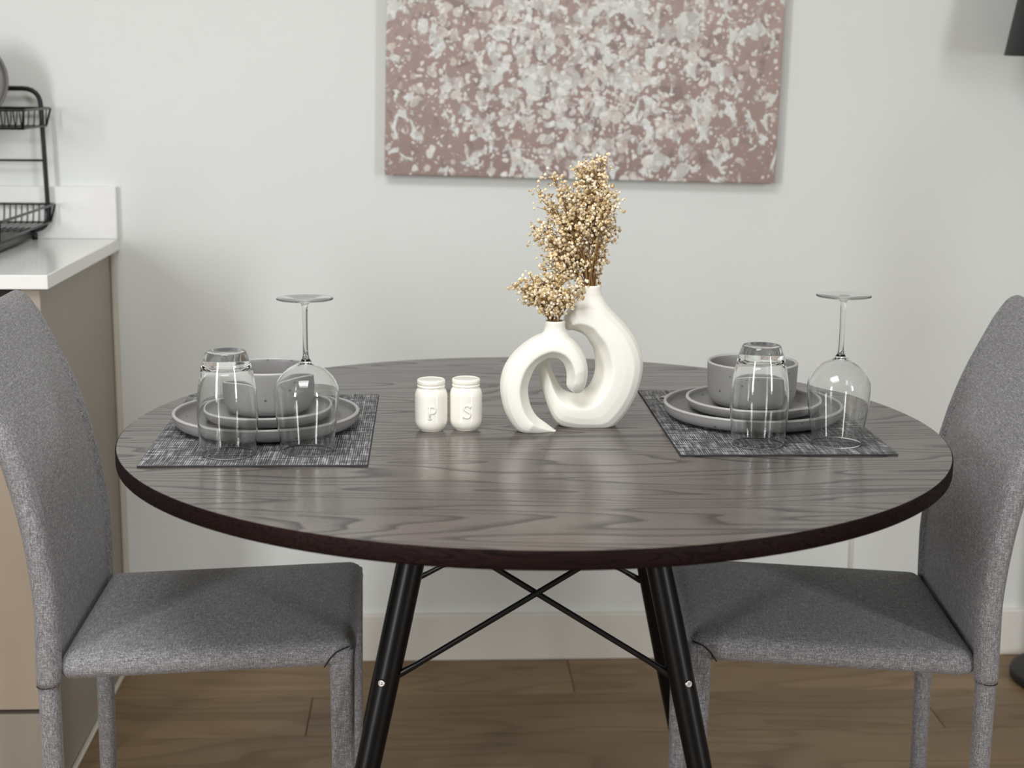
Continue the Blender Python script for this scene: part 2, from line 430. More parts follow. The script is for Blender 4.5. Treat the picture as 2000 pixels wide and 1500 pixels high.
# ------------------------------------------------------------------ plates, bowls (lathe)
def plate_prof(R, h, foot, th=0.004):
    return smooth_prof([(0.0, 0.0015), (foot-0.006, 0.0015)], 1) + [(foot-0.004, 0.0), (foot, 0.0), (foot+0.002, 0.002)] + \
        smooth_prof([(R-0.016, 0.0028), (R-0.006, 0.0065), (R-0.0012, 0.013), (R, h-0.002)], 5) + \
        [(R-0.0005, h-0.0004), (R-0.002, h), (R-0.0042, h-0.0007), (R-0.005, h-0.003)] + \
        smooth_prof([(R-0.0062, 0.014), (R-0.011, 0.0095), (R-0.022, 0.0075), (R*0.5, 0.007), (0.0, 0.007)], 5)
def plate(name, R, h, foot, loc, label, group):
    th_ = thing(name, label, 'plate', loc, random.random()*6, group)
    b = fin('dish', lathe(NB(), plate_prof(R, h, foot), 72), 'grey_stoneware', th_, smooth=True)
    rim = [(R-0.0004+0.0006*math.cos(a), h-0.0014+0.0006*math.sin(a)) for a in (0,)]
    prof = [(R+0.00025, h-0.0022), (R-0.0002, h+0.0000), (R-0.0020, h+0.0004), (R-0.0040, h-0.0001), (R-0.0048, h-0.0026)]
    fin('glazed_rim', lathe(NB(), prof, 72), 'rim_stoneware', th_, smooth=True)
    return th_
ZT = 0.75; ZM = 0.7522
for side, px, py in (('left', -0.380, 0.014), ('right', 0.330, 0.064)):
    plate('dinner_plate', 0.1315, 0.0235, 0.088, (px, py, ZM), {'left': 'large grey stoneware dinner plate at the bottom of the stack beside the beige cabinet', 'right': 'large grey stoneware dinner plate with a knife tip showing behind its rim'}[side], 'dinner plates')
for side, px, py in (('left', -0.381, 0.036), ('right', 0.333, 0.080)):
    plate('side_plate', 0.099, 0.0205, 0.066, (px, py, ZM+0.0072), {'left': 'smaller grey side plate under the bowl on the left place mat', 'right': 'smaller grey side plate under the bowl on the right place mat'}[side], 'side plates')
def bowl(loc, label):
    th_ = thing('bowl', label, 'bowl', loc, random.random()*6, 'stoneware bowls')
    R, h = 0.067, 0.066
    pr = [(0.0, 0.0015), (0.036, 0.0015), (0.038, 0.0), (0.043, 0.0)] + smooth_prof([(0.047, 0.0008), (0.0575, 0.0045), (0.0635, 0.0135), (0.0657, 0.030), (R, h-0.002)], 6) + \
        [(R-0.0006, h-0.0003), (R-0.0022, h), (R-0.0038, h-0.0006)] + smooth_prof([(R-0.0045, h-0.003), (0.0614, 0.032), (0.0595, 0.016), (0.053, 0.0085), (0.03, 0.006), (0.0, 0.0058)], 6)
    fin('bowl_body', lathe(NB(), pr, 72), 'grey_stoneware', th_, smooth=True)
    fin('glazed_rim', lathe(NB(), [(R+0.0002, h-0.0018), (R-0.0005, h), (R-0.0022, h+0.0003), (R-0.0037, h-0.0003), (R-0.0044, h-0.0022)], 72), 'rim_stoneware', th_, smooth=True)
bowl((-0.380, 0.053, ZM+0.0145), 'grey speckled bowl behind the tumbler beside the beige cabinet')
bowl((0.333, 0.090, ZM+0.0145), 'grey speckled bowl behind the tumbler nearest the right chair')
# plate standing in the rack
pr_ = thing('drying_plate', 'grey plate standing upright in the wire dish rack, shade put into its colour', 'plate', (-1.036, 0.915, 1.2255))
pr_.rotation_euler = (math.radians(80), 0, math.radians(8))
fin('dish', lathe(NB(), plate_prof(0.080, 0.0205, 0.05), 64), 'shaded_stoneware', pr_, smooth=True)
fin('glazed_rim', lathe(NB(), [(0.0803, 0.0183), (0.0798, 0.0205), (0.078, 0.0209), (0.076, 0.0204), (0.0752, 0.0179)], 64), 'shaded_stoneware', pr_, smooth=True)

# ------------------------------------------------------------------ round table
TR = 0.58; TH = 0.0225
tb = thing('dining_table', 'round dark wood dining table on splayed black legs', 'table', (0, 0, 0))
fin('tabletop', lathe(NB(), [(0, ZT-0.0006), (TR-0.0018, ZT-0.0006), (TR-0.0018, ZT), (0, ZT)], 160), 'dark_wood', tb)
bm = NB(); lathe(bm, [(0, ZT-TH), (TR-0.002, ZT-TH), (TR-0.0005, ZT-TH+0.0012), (TR, ZT-TH+0.003), (TR, ZT-0.0022), (TR-0.0006, ZT-0.0008), (TR-0.0019, ZT-0.0003), (TR-0.0019, ZT-0.0008), (0, ZT-0.0008)], 160)
fin('table_edge', bm, 'dark_wood_edge', tb, smooth='angle')
LEG = {(-1, -1): ((-0.1454, -0.1349), (-0.3040, -0.2820)), (1, -1): ((0.1350, -0.1455), (0.2821, -0.3040)),
       (1, 1): ((0.1455, 0.1349), (0.3041, 0.2820)), (-1, 1): ((-0.1349, 0.1455), (-0.2820, 0.3040))}
def legpt(k, z):
    (ax, ay), (bx, by) = LEG[k]; u = 1-z/0.726
    return Vector((ax+(bx-ax)*u, ay+(by-ay)*u, z))
for k in LEG:
    zs = [0.727, 0.72, 0.5, 0.25, 0.02, 0.0]
    lg = fin('leg', tube(NB(), [legpt(k, z) for z in zs], [0.0175, 0.0178, 0.0178, 0.0165, 0.014, 0.013], 24), 'black_leg', tb, smooth='angle')
    # bolt through the leg where the brace is fixed
    p = legpt(k, 0.447); ax_ = (legpt(k, 0)-legpt(k, 0.7)).normalized()
    out = Vector((k[0]*0.36, k[1], 0)).normalized(); out = (out-ax_*out.dot(ax_)).normalized()
    bm = NB(); lathe(bm, [(0, 0.0022), (0.0014, 0.0022), (0.0016, 0.0014), (0.0022, 0.0014), (0.0026, 0.0024), (0.0036, 0.0020), (0.0042, 0.0008), (0.0044, -0.002), (0, -0.002)], 16)
    q = out.to_track_quat('Z', 'Y')
    for v in bm.verts: v.co = q @ (v.co*1.25) + p + out*0.0172
    fin('screw', bm, 'steel', lg, smooth=True)
    # plate joining leg to the underside
    a = legpt(k, 0.724)
    fin('mounting_plate', box(NB(), a.x-0.035, a.x+0.035, a.y-0.035, a.y+0.035, 0.7225, 0.7272, 0.002, 1), 'black_metal', tb)
for sy in (-1, 1):
    for sx in (-1, 1):
        a = legpt((sx, sy), 0.447); b = legpt((-sx, sy), 0.655)
        d = (b-a).normalized(); oy = Vector((0, 0.0045*sx, 0))
        pts = [a+d*0.012, a+d*0.022+oy*0.3, a+d*0.05+oy, (a+b)/2+oy, b-d*0.05+oy, b-d*0.012]
        fin('brace', tube(NB(), pts, [0.0042, 0.0052, 0.0040, 0.0040, 0.0040, 0.0040], 10), 'black_metal', tb, smooth=True)

# ------------------------------------------------------------------ place mats and cutlery
def mat(x0, x1, y0, y1, skew, label):
    cx, cy = (x0+x1)/2, (y0+y1)/2
    bm = NB(); nx, ny = 24, 36
    rnd = random.Random(int(cx*1000))
    grid = []
    for top in (1, 0):
        g = []
        for j in range(ny+1):
            r_ = []
            for i in range(nx+1):
                u, v = i/nx, j/ny
                x = x0+(x1-x0)*u-cx+skew*(v-0.5); y = y0+(y1-y0)*v-cy
                lift = 0.0
                if v < 0.03 and top: lift = 0.0001*math.sin(u*9)
                r_.append(bm.verts.new((x, y, (0.0021+lift) if top else 0.0)))
            g.append(r_)
        grid.append(g)
    for gi_, g in enumerate(grid):
        for j in range(ny):
            for i in range(nx):
                q = (g[j][i], g[j][i+1], g[j+1][i+1], g[j+1][i]); bm.faces.new(q if gi_ == 0 else q[::-1])
    A, B = grid
    ring = [(0, i) for i in range(nx)]+[(j, nx) for j in range(ny)]+[(ny, i) for i in range(nx, 0, -1)]+[(j, 0) for j in range(ny, 0, -1)]
    for a in range(len(ring)):
        p, q = ring[a], ring[(a+1) % len(ring)]
        bm.faces.new((A[p[0]][p[1]], B[p[0]][p[1]], B[q[0]][q[1]], A[q[0]][q[1]]))
    th_ = thing('place_mat', label, 'place mat', (cx, cy, ZT+0.0001), 0, 'woven place mats')
    fin('weave', bm, 'mat', th_)
    hem = [(x0-cx-skew/2, y0-cy, 0.0011), (x1-cx-skew/2, y0-cy, 0.0011), (x1-cx+skew/2, y1-cy, 0.0011), (x0-cx+skew/2, y1-cy, 0.0011)]
    fin('hem', tube(NB(), hem+[hem[0]], 0.0011, 6), 'mat_edge', th_)
mat(-0.521, -0.228, -0.213, 0.239, -0.001, 'dark grey woven place mat beside the salt and pepper shakers')
mat(0.187, 0.480, -0.165, 0.266, 0.0, 'dark grey woven place mat nearest the right chair')
kn = thing('table_knife', 'steel table knife lying behind the right plate, its blade tip showing', 'knife', (0.320, 0.2075, ZM+0.0004), math.radians(1.5))
fin('blade', tube(NB(), [(-0.106, -0.001, 0.0016), (-0.1035, -0.0005, 0.0016), (-0.098, 0, 0.0016), (-0.06, 0, 0.0016), (-0.004, 0, 0.0016), (0.002, 0, 0.0018)], [0.002, 0.0052, 0.0078, 0.0088, 0.0078, 0.0045], 14, flat=0.17), 'steel', kn, smooth=True)
fin('handle', tube(NB(), [(0.001, 0, 0.0020), (0.02, 0, 0.0026), (0.07, 0, 0.0030), (0.098, 0, 0.0030), (0.102, 0, 0.0028)], [0.0045, 0.0052, 0.0064, 0.0066, 0.004], 14, flat=0.42), 'steel', kn, smooth=True)

# ------------------------------------------------------------------ glasses (upside down)
def tumbler(loc, label):
    H = 0.138
    outer = smooth_prof([(0.0352, 0.0), (0.0374, 0.018), (0.0395, 0.045), (0.0395, 0.066), (0.0375, 0.090), (0.0335, 0.113), (0.0285, 0.131), (0.0262, H-0.0015)], 6)
    inner = smooth_prof([(0.0, 0.1165), (0.015, 0.1172), (0.0235, 0.1165), (0.0295, 0.1105), (0.0355, 0.090), (0.0380, 0.066), (0.0381, 0.045), (0.0361, 0.018), (0.0341, 0.0006)], 6)
    prof = outer+[(0.0250, H), (0.021, H+0.0002), (0.018, H-0.0022), (0.0, H-0.0034)]
    bm = NB(); lathe(bm, [(0.0347, -0.0003)]+prof, 64); 
    o2 = NB(); 
    full = [(0.0347, 0.0)]+prof
    bm.free(); bm = NB()
    # one closed shell: outside up over the base, then inside back down to the lip
    rings = full; lathe(bm, rings, 64); lathe(bm, inner[:-1]+[(0.0347, 0.0)], 64)
    bmesh.ops.remove_doubles(bm, verts=bm.verts[:], dist=1e-6); o2.free()
    o = fin('tumbler', bm, 'glass', None, smooth=True); o.location = loc
    tag(o, label, 'glass', 'upturned tumblers')
def wine(loc, label):
    bm = NB()
    outer = smooth_prof([(0.0338, 0.0), (0.0368, 0.020), (0.0405, 0.048), (0.0430, 0.075), (0.0418, 0.088), (0.0350, 0.101), (0.0240, 0.1115), (0.0120, 0.1185), (0.0060, 0.1235), (0.0040, 0.131), (0.0035, 0.150), (0.0034, 0.178), (0.0040, 0.194), (0.0060, 0.1985), (0.0120, 0.2010), (0.0240, 0.2028), (0.0365, 0.2040)], 5)
    outer += [(0.0373, 0.2046), (0.0371, 0.2054), (0.034, 0.2056), (0.015, 0.2050), (0.0, 0.2046)]
    inner = smooth_prof([(0.0, 0.1190), (0.004, 0.1187), (0.0115, 0.1158), (0.0230, 0.1098), (0.0340, 0.0996), (0.0407, 0.0874), (0.0419, 0.075), (0.0394, 0.048), (0.0357, 0.020), (0.0329, 0.0005)], 5)
    lathe(bm, [(0.0334, -0.0002)]+outer, 72); lathe(bm, inner+[(0.0334, -0.0002)], 72)
    bmesh.ops.remove_doubles(bm, verts=bm.verts[:], dist=1e-6)
    o = fin('wine_glass', bm, 'glass', None, smooth=True); o.location = loc
    tag(o, label, 'glass', 'upturned wine glasses'); return o
tumbler((-0.412, -0.155, ZM+0.0008), 'clear tumbler upside down on the mat beside the beige cabinet')
tumbler((0.302, -0.109, ZM+0.0008), 'clear tumbler upside down on the mat right of the vases')
wine((-0.310, -0.142, ZM+0.0008), 'clear stemmed wine glass upside down on the mat left of the shakers')
wine((0.412, -0.105, ZM+0.0008), 'clear stemmed wine glass upside down nearest the right chair')

# ------------------------------------------------------------------ salt and pepper shakers
def shaker(letter, loc, label):
    th_ = thing(letter+'_shaker', label, 'shaker', loc, 0, 'salt and pepper shakers')
    body = smooth_prof([(0.0, 0.0), (0.0145, 0.0), (0.0165, 0.0012), (0.0205, 0.0055), (0.0228, 0.0115), (0.0232, 0.020), (0.0232, 0.046), (0.0228, 0.0525), (0.0214, 0.0575), (0.0195, 0.0605), (0.0190, 0.0625)], 5)
    fin('jar', lathe(NB(), body+[(0.0, 0.0625)], 56), 'cream_ceramic', th_, smooth=True)
    lid = smooth_prof([(0.0186, 0.0622), (0.0197, 0.0630), (0.0200, 0.0642), (0.0197, 0.0654), (0.0191, 0.0662), (0.0195, 0.0670), (0.0200, 0.0684), (0.0201, 0.0712), (0.0195, 0.0730), (0.0182, 0.0739), (0.0165, 0.0735), (0.0145, 0.0730), (0.0, 0.0728)], 5)
    fin('lid', lathe(NB(), [(0.0, 0.0622)]+lid, 56), 'cream_ceramic', th_, smooth=True)
    R = 0.0232
    def onjar(pts):
        cx_ = math.radians(-90+3)
        return [(math.cos(cx_+u/R)*(R+0.0001), math.sin(cx_+u/R)*(R+0.0001), z) for u, z in pts]
    bm = NB()
    if letter == 'pepper':
        S = [[(-0.0032, 0.021), (-0.0032, 0.0375)], [(-0.0052, 0.0375), (0.000, 0.0378), (0.0036, 0.0368), (0.0050, 0.0342), (0.0046, 0.0312), (0.0022, 0.0290), (-0.0025, 0.0284)], [(-0.0054, 0.0208), (-0.001, 0.0208)]]
    else:
        S = [[(0.0042, 0.0352), (0.0030, 0.0374), (0.0, 0.0382), (-0.0030, 0.0372), (-0.0042, 0.0345), (-0.0030, 0.0318), (0.0, 0.0298), (0.0032, 0.0276), (0.0044, 0.0248), (0.0030, 0.0218), (0.0, 0.0207), (-0.0032, 0.0216), (-0.0045, 0.0240)], [(0.0046, 0.0385), (0.0043, 0.0345)], [(-0.0047, 0.0205), (-0.0046, 0.0246)]]
    for st in S:
        sp = smooth_prof([(a+1, b) for a, b in st], 4) if len(st) > 2 else [(a+1, b) for a, b in [st[0], ((st[0][0]+st[1][0])/2, (st[0][1]+st[1][1])/2), st[1]]]
        tube(bm, onjar([(a-1, b) for a, b in sp]), 0.0014, 8)
    fin('letter', bm, 'cream_ceramic', th_, smooth=True)
shaker('pepper', (-0.1455, -0.003, ZT), 'cream ceramic jar-shaped shaker with raised letter P')
shaker('salt', (-0.0960, 0.003, ZT), 'cream ceramic jar-shaped shaker with raised letter S')

# ------------------------------------------------------------------ interlocking vases
SM = [(0.033, -0.002, 0.032, 0.0), (0.013, -0.004, 0.018, 0.011), (-0.008, -0.003, 0.005, 0.021), (-0.025, 0.003, -0.003, 0.034), (-0.041, 0.028, -0.007, 0.048), (-0.048, 0.059, -0.008, 0.064), (-0.046, 0.083, -0.004, 0.079), (-0.037, 0.103, 0.002, 0.092), (-0.019, 0.123, 0.011, 0.101), (0.004, 0.138, 0.02, 0.105), (0.027, 0.143, 0.026, 0.106), (0.05, 0.135, 0.034, 0.104), (0.064, 0.121, 0.041, 0.098), (0.073, 0.104, 0.045, 0.088), (0.076, 0.088, 0.046, 0.078), (0.074, 0.07, 0.046, 0.067), (0.069, 0.058, 0.049, 0.061), (0.060, 0.0545, 0.056, 0.0555)]
BG = [(0.044, 0.155, 0.045, 0.143), (0.048, 0.165, 0.05, 0.139), (0.059, 0.179, 0.057, 0.139), (0.077, 0.185, 0.067, 0.136), (0.098, 0.181, 0.076, 0.13), (0.112, 0.17, 0.082, 0.121), (0.133, 0.148, 0.087, 0.112), (0.149, 0.126, 0.089, 0.099), (0.159, 0.097, 0.09, 0.083), (0.157, 0.067, 0.086, 0.067), (0.147, 0.038, 0.079, 0.056), (0.131, 0.012, 0.07, 0.05), (0.113, -0.004, 0.062, 0.048), (0.084, -0.006, 0.054, 0.049), (0.056, -0.004, 0.045, 0.053), (0.035, 0.004, 0.037, 0.063), (0.022, 0.028, 0.031, 0.075), (0.012, 0.059, 0.026, 0.088), (0.008, 0.083, 0.024, 0.095), (0.011, 0.094, 0.02, 0.097)]
def catmull(L, n):
    out = []
    for i in range(len(L)-1):
        p = [L[max(i-1, 0)], L[i], L[i+1], L[min(i+2, len(L)-1)]]
        for k in range(n):
            s = k/n
            out.append(tuple(0.5*((2*b)+(c_-a)*s+(2*a-5*b+4*c_-d_)*s*s+(3*b-a-3*c_+d_)*s**3) for a, b, c_, d_ in zip(*p)))
    out.append(L[-1]); return out
SEC = [(0.0, 0.0), (0.02, 0.34), (0.09, 0.62), (0.22, 0.84), (0.40, 0.955), (0.55, 0.995), (0.645, 1.0), (0.685, 0.95), (0.84, 0.50), (0.97, 0.16), (1.0, 0.0)]
SEC = SEC + [(a, -b) for a, b in SEC[-2:0:-1]]
def vase(name, L, depth, neck, yc, label, dfun):
    bm = NB(); st = catmull(L, 5); rings = []
    n = len(st)
    for i, (ox, oz, ix, iz) in enumerate(st):
        dd = depth*dfun(i/(n-1), math.hypot(ox-ix, oz-iz))
        rings.append([bm.verts.new((ox+(ix-ox)*a, b*dd, oz+(iz-oz)*a)) for a, b in SEC])
    m = len(SEC)
    for A, B in zip(rings, rings[1:]):
        for k in range(m): bm.faces.new((A[k], A[(k+1) % m], B[(k+1) % m], B[k]))
    bm.faces.new(rings[0][::-1]); bm.faces.new(rings[-1])
    cx_, prof = neck
    k0 = len(bm.verts)
    lathe(bm, prof, 40, cx_, 0, 0, closed=False)
    bm.verts.ensure_lookup_table()
    bmesh.ops.recalc_face_normals(bm, faces=bm.faces[:])
    me = bpy.data.meshes.new(name); bm.to_mesh(me); bm.free()
    tmp = bpy.data.objects.new('tmp', me); C.objects.link(tmp)
    md = tmp.modifiers.new('r', 'REMESH'); md.mode = 'VOXEL'; md.voxel_size = 0.0013
    ms = tmp.modifiers.new('s', 'SMOOTH'); ms.iterations = 3; ms.factor = 0.5
    dg = bpy.context.evaluated_depsgraph_get()
    me2 = bpy.data.meshes.new_from_object(tmp.evaluated_get(dg)); me2.name = name
    bpy.data.objects.remove(tmp); bpy.data.meshes.remove(me)
    x0_ = sum(v.co.x for v in me2.vertices)/len(me2.vertices)
    for v in me2.vertices:
        v.co.z = max(v.co.z, 0.0); v.co.x -= x0_
    o = link(name, me2, 'bisque', None, True); o.location = (x0_, yc, ZT)
    return tag(o, label, 'vase')
def neckprof(r, zt, zs):
    pts = [(0.0, zs[-1][1])]+[(a, b) for a, b in reversed(zs)]+[(r, zt-0.0012), (r-0.0008, zt), (r-0.0022, zt), (r-0.003, zt-0.0012), (r-0.0036, zt-0.018), (0.0, zt-0.020)]
    return pts
vase('ring_vase', SM, 0.027, (0.0285, neckprof(0.0145, 0.1590, [(0.0145, 0.150), (0.0158, 0.144), (0.0195, 0.138), (0.025, 0.131), (0.024, 0.124)])), -0.010,
     'smaller white ceramic crescent vase hooked through the taller one', lambda s, wd: min(1.0, 0.18+wd/0.036)*(1 if s < 0.8 else 1-0.35*(s-0.8)/0.2))
vase('ring_vase', BG, 0.032, (0.083, neckprof(0.0133, 0.2045, [(0.0137, 0.197), (0.0155, 0.190), (0.020, 0.182), (0.027, 0.172), (0.026, 0.160)])), 0.026,
     'taller white ceramic crescent vase behind the smaller one', lambda s, wd: min(1.0, 0.18+wd/0.05)*(1 if s < 0.75 else 1-0.45*(s-0.75)/0.25))

# ------------------------------------------------------------------ dried flowers
ICO = None
def floret_verts():
    bm = NB(); bmesh.ops.create_icosphere(bm, subdivisions=1, radius=1.0)
    V = [v.co.copy() for v in bm.verts]; Fs = [[v.index for v in f.verts] for f in bm.faces]; bm.free(); return V, Fs
FV, FF = floret_verts()
def pix(px, py, Y):
    d = fw + r2*((px-1000)/F_PX) - u2*((py-750)/F_PX)
    return CAM + d*((Y-CAM.y)/d.y)
def bouquet(root_pt, tips, label, rr, group):
    rp = Vector(root_pt)
    th_ = thing('dried_flower_bunch', label, 'dried flowers', rp, 0, group)
    for ti, (x, z, y, spread, n) in enumerate(tips):
        rnd = random.Random(ti*13+int(x*1e4))
        tip = Vector((x, y, z))
        base = rp+Vector((rnd.uniform(-rr, rr), rnd.uniform(-rr, rr), -0.012))
        mid = base.lerp(tip, 0.5)+Vector((0, 0, 0.10*(tip-base).length))
        mid.x -= 0.22*(tip.x-base.x)
        bmS = NB(); vb, fb = [], []
        def q(s): return base*(1-s)**2+mid*2*s*(1-s)+tip*s*s
        tube(bmS, [q(s/8) for s in range(9)], [0.0011-0.0006*s/8 for s in range(9)], 5)
        for k in range(n):
            s0 = rnd.uniform(0.45, 0.97); a = q(s0)
            off = Vector((rnd.gauss(0, 1), rnd.gauss(0, 0.8), rnd.gauss(0.35, 0.75)))
            e = q(min(1, s0+0.12))+off*spread*0.62
            k1 = a.lerp(e, 0.55)+Vector((0, 0, 0.002))
            if k % 2 == 0: tube(bmS, [a, k1, e], [0.00048, 0.00042, 0.00034], 3, caps=False)
            m_ = rnd.choice((1, 2, 2, 3))
            for j in range(m_):
                c_ = e+Vector((rnd.gauss(0, 1), rnd.gauss(0, 1), rnd.gauss(0, 1)))*0.0028
                r_ = rnd.uniform(0.0016, 0.0029)
                i0 = len(vb)
                sq = rnd.uniform(0.75, 1.15)
                for v in FV:
                    jj = 1+rnd.uniform(-0.22, 0.22)
                    vb.append((c_.x+v.x*r_*jj-rp.x, c_.y+v.y*r_*jj-rp.y, c_.z+v.z*r_*jj*sq-rp.z))
                fb += [[i0+i for i in f] for f in FF]
        for v in bmS.verts: v.co -= rp
        sp = fin('sprig', bmS, 'stem_brown', th_, smooth=True)
        me = bpy.data.meshes.new('blossoms'); me.from_pydata(vb, [], fb)
        o = link('blossoms', me, 'blossom', sp); o['kind'] = 'stuff'
def tips_from(L, Y, seed, sp, n):
    rnd = random.Random(seed); out = []
    for row_ in L:
        px, py = row_[:2]; s = row_[2] if len(row_) > 2 else sp; nn = row_[3] if len(row_) > 3 else n
        Yt = Y+rnd.uniform(-0.022, 0.022); p = pix(px, py, Yt); out.append((p.x, p.z, Yt, s, nn))
    return out
tall = [(1155, 325), (1140, 335), (1172, 322), (1165, 350), (1150, 365), (1187, 375), (1193, 395), (1175, 400), (1130, 380), (1112, 375), (1098, 395), (1076, 345, 0.012, 40), (1048, 372, 0.010, 28), (1060, 392, 0.012, 30), (1088, 425), (1120, 420), (1150, 425), (1192, 440), (1180, 460, 0.012, 30), (1043, 462, 0.012, 45), (1052, 445, 0.012, 45), (1070, 470), (1095, 465), (1110, 455), (1068, 518), (1085, 510), (1110, 500), (1145, 505, 0.010, 30), (1172, 500, 0.010, 30), (1160, 535, 0.008, 20), (1100, 528, 0.010, 30), (1125, 480)]
bouquet((0.083, 0.026, ZT+0.203), tips_from(tall, 0.034, 3, 0.0145, 62), 'tall bunch of straw-coloured dried flowers in the taller white vase', 0.0065, 'dried flower bunches')
low_ = [(1010, 560, 0.008, 30), (1028, 566), (1042, 556), (1060, 553), (1080, 548), (1093, 552), (1052, 574), (1070, 580), (1038, 582), (1088, 582, 0.009, 30), (1112, 572, 0.009, 26), (1132, 562), (1128, 580, 0.009, 26), (1076, 604, 0.007, 24)]
bouquet((0.0285, -0.010, ZT+0.1575), tips_from(low_, -0.016, 5, 0.0115, 44), 'short bunch of dried flowers in the smaller white vase', 0.0075, 'dried flower bunches')

# ------------------------------------------------------------------ chairs
PROF = [(0.440, -0.196), (0.50, -0.1945), (0.56, -0.195), (0.646, -0.205), (0.72, -0.221), (0.79, -0.242), (0.852, -0.268), (0.906, -0.293), (0.936, -0.307)]
def profx(z):
    for (z0, xa), (z1, xb) in zip(PROF, PROF[1:]):
        if z <= z1: break
    # smooth through a quadratic blend of neighbours
    return xa+(xb-xa)*(z-z0)/(z1-z0)
PS = catmull([(a, b) for a, b in PROF], 4)
HW = 0.197; TB = 0.032
def make_chair(label):
    t_ = thing('dining_chair', label, 'chair', (0, 0, 0), 0, 'grey dining chairs')
    # seat: padded slab, front slightly raised
    bm = NB(); nx, ny = 22, 22; x0_, x1_ = -0.200, 0.200; hy = 0.188
    def seatz(x, y): return 0.4815+0.040*x
    rs = 0.020
    prof = [(0.0, 0.0)]
    loops = []
    lev = [(-0.014, -0.0345), (-0.006, -0.0332), (-0.001, -0.0280), (0.0, -0.0215), (-0.0015, -0.0145), (-0.006, -0.0065), (-0.013, -0.0018), (-0.022, 0.0), (-0.06, 0.0022), (-0.12, 0.0030)]
    def rr_loop(ins, rad):
        pts = []; a = x1_+ins; b = hy+ins; r_ = max(rad+ins, 0.006)
        for cx_, cy_, a0 in ((a-r_, b-r_, 0), (-a+r_, b-r_, 90), (-a+r_, -b+r_, 180), (a-r_, -b+r_, 270)):
            for k in range(7):
                an = math.radians(a0+15*k); pts.append((cx_+r_*math.cos(an), cy_+r_*math.sin(an)))
        return pts
    for ins, dz in lev:
        loops.append([bm.verts.new((x, y, seatz(x, y)+dz)) for x, y in rr_loop(ins, 0.024)])
    for A, B in zip(loops, loops[1:]):
        for k in range(len(A)): bm.faces.new((A[k], A[(k+1) % len(A)], B[(k+1) % len(A)], B[k]))
    bm.faces.new(loops[0][::-1]); bm.faces.new(loops[-1])
    fin('seat', bm, 'fabric', t_, smooth=True)
    # backrest panel
    bm = NB(); rings = []; zt = 0.922; rc = 0.022
    zs = [(z, x) for z, x in PS if z <= zt-rc]
    zlast = zs[-1][0]
    extra = [zt-rc+rc*math.sin(math.radians(a)) for a in (0, 15, 30, 45, 60, 72, 82, 88)]
    def px_(z):
        for (a, xa), (b, xb) in zip(PS, PS[1:]):
            if z <= b: return xa+(xb-xa)*(z-a)/(b-a) if b > a else xa
        return PS[-1][1]
    for z in [q[0] for q in zs if q[0] < zt-rc-0.003]+extra:
        wd = HW-0.004
        th2 = TB*0.40
        if z > zt-rc:
            k = (z-(zt-rc))/rc; wd = HW-0.004-rc+rc*math.sqrt(max(0, 1-k*k))
        if z > zt-0.014:
            k = (z-(zt-0.014))/0.014; th2 = TB*0.40*math.sqrt(max(0.02, 1-k*k))
        xc = px_(z)-TB/2-0.002; loop = []
        re = th2
        for cy_, a0 in ((wd-re, -90), (-wd+re, 90)):
            for k in range(7):
                an = math.radians(a0+30*k); loop.append(bm.verts.new((xc-re*math.sin(an)*1.0, cy_+re*math.cos(an), z)))
        rings.append(loop)
    for A, B in zip(rings, rings[1:]):
        for k in range(len(A)): bm.faces.new((A[k], A[(k+1) % len(A)], B[(k+1) % len(A)], B[k]))
    bm.faces.new(rings[0]); bm.faces.new(rings[-1])
    fin('backrest', bm, 'fabric', t_, smooth=True)
    for sy in (-1, 1):
        # rolled side edge of the back, running down into the leg cuff
        pts = [(x-TB/2, sy*(HW-0.0165), z) for z, x in PS if z < zt-0.030]
        rd = [0.0172 if p[2] < 0.74 else 0.0172-0.0046*(p[2]-0.74)/0.15 for p in pts]
        pts = [(PS[0][1]-TB/2-0.0005, sy*(HW-0.0165), 0.4325)]+pts; rd = [0.0160]+rd
        for dz, rr_ in ((0.024, 0.0122), (0.018, 0.0112)):
            pts.append((px_(zt-dz)-TB/2-0.002, sy*(HW-0.0175), zt-dz)); rd.append(rr_)
        fin('side_roll', tube(NB(), pts, rd, 14), 'fabric', t_, smooth=True)
        lr = fin('leg', tube(NB(), [(-0.2125, sy*(HW-0.0165), 0.440), (-0.2125, sy*(HW-0.0165), 0.425), (-0.2125, sy*(HW-0.017), 0.30), (-0.2145, sy*(HW-0.018), 0.10), (-0.216, sy*(HW-0.018), 0.0)], [0.0140, 0.0142, 0.0138, 0.0128, 0.0122], 14), 'fabric', t_, smooth=True)
        fin('seam', tube(NB(), [(-0.2125+0.0152*math.cos(a*PI/8), sy*(HW-0.0165)+0.0152*math.sin(a*PI/8), 0.4325+0.0012*math.cos(a*PI/8)) for a in range(16)], 0.0012, 5, closed=True), 'seam_thread', lr)
        fx, fy = 0.182, sy*0.170
        bm = NB()
        lv = [(0.476, 0.0165), (0.44, 0.0168), (0.40, 0.0162), (0.25, 0.0150), (0.10, 0.0138), (0.0, 0.0130)]
        rg = []
        for z, hw in lv:
            lp = []
            for cx_, cy_, a0 in ((1, 1, 0), (-1, 1, 90), (-1, -1, 180), (1, -1, 270)):
                for k in range(5):
                    an = math.radians(a0+22.5*k); r_ = hw*0.55
                    lp.append(bm.verts.new((fx+cx_*(hw-r_)+r_*math.cos(an), fy+cy_*(hw-r_)+r_*math.sin(an), z)))
            rg.append(lp)
        for A, B in zip(rg, rg[1:]):
            for k in range(len(A)): bm.faces.new((A[k], A[(k+1) % len(A)], B[(k+1) % len(A)], B[k]))
        bm.faces.new(rg[0]); bm.faces.new(rg[-1])
        lf = fin('leg', bm, 'fabric', t_, smooth=True)
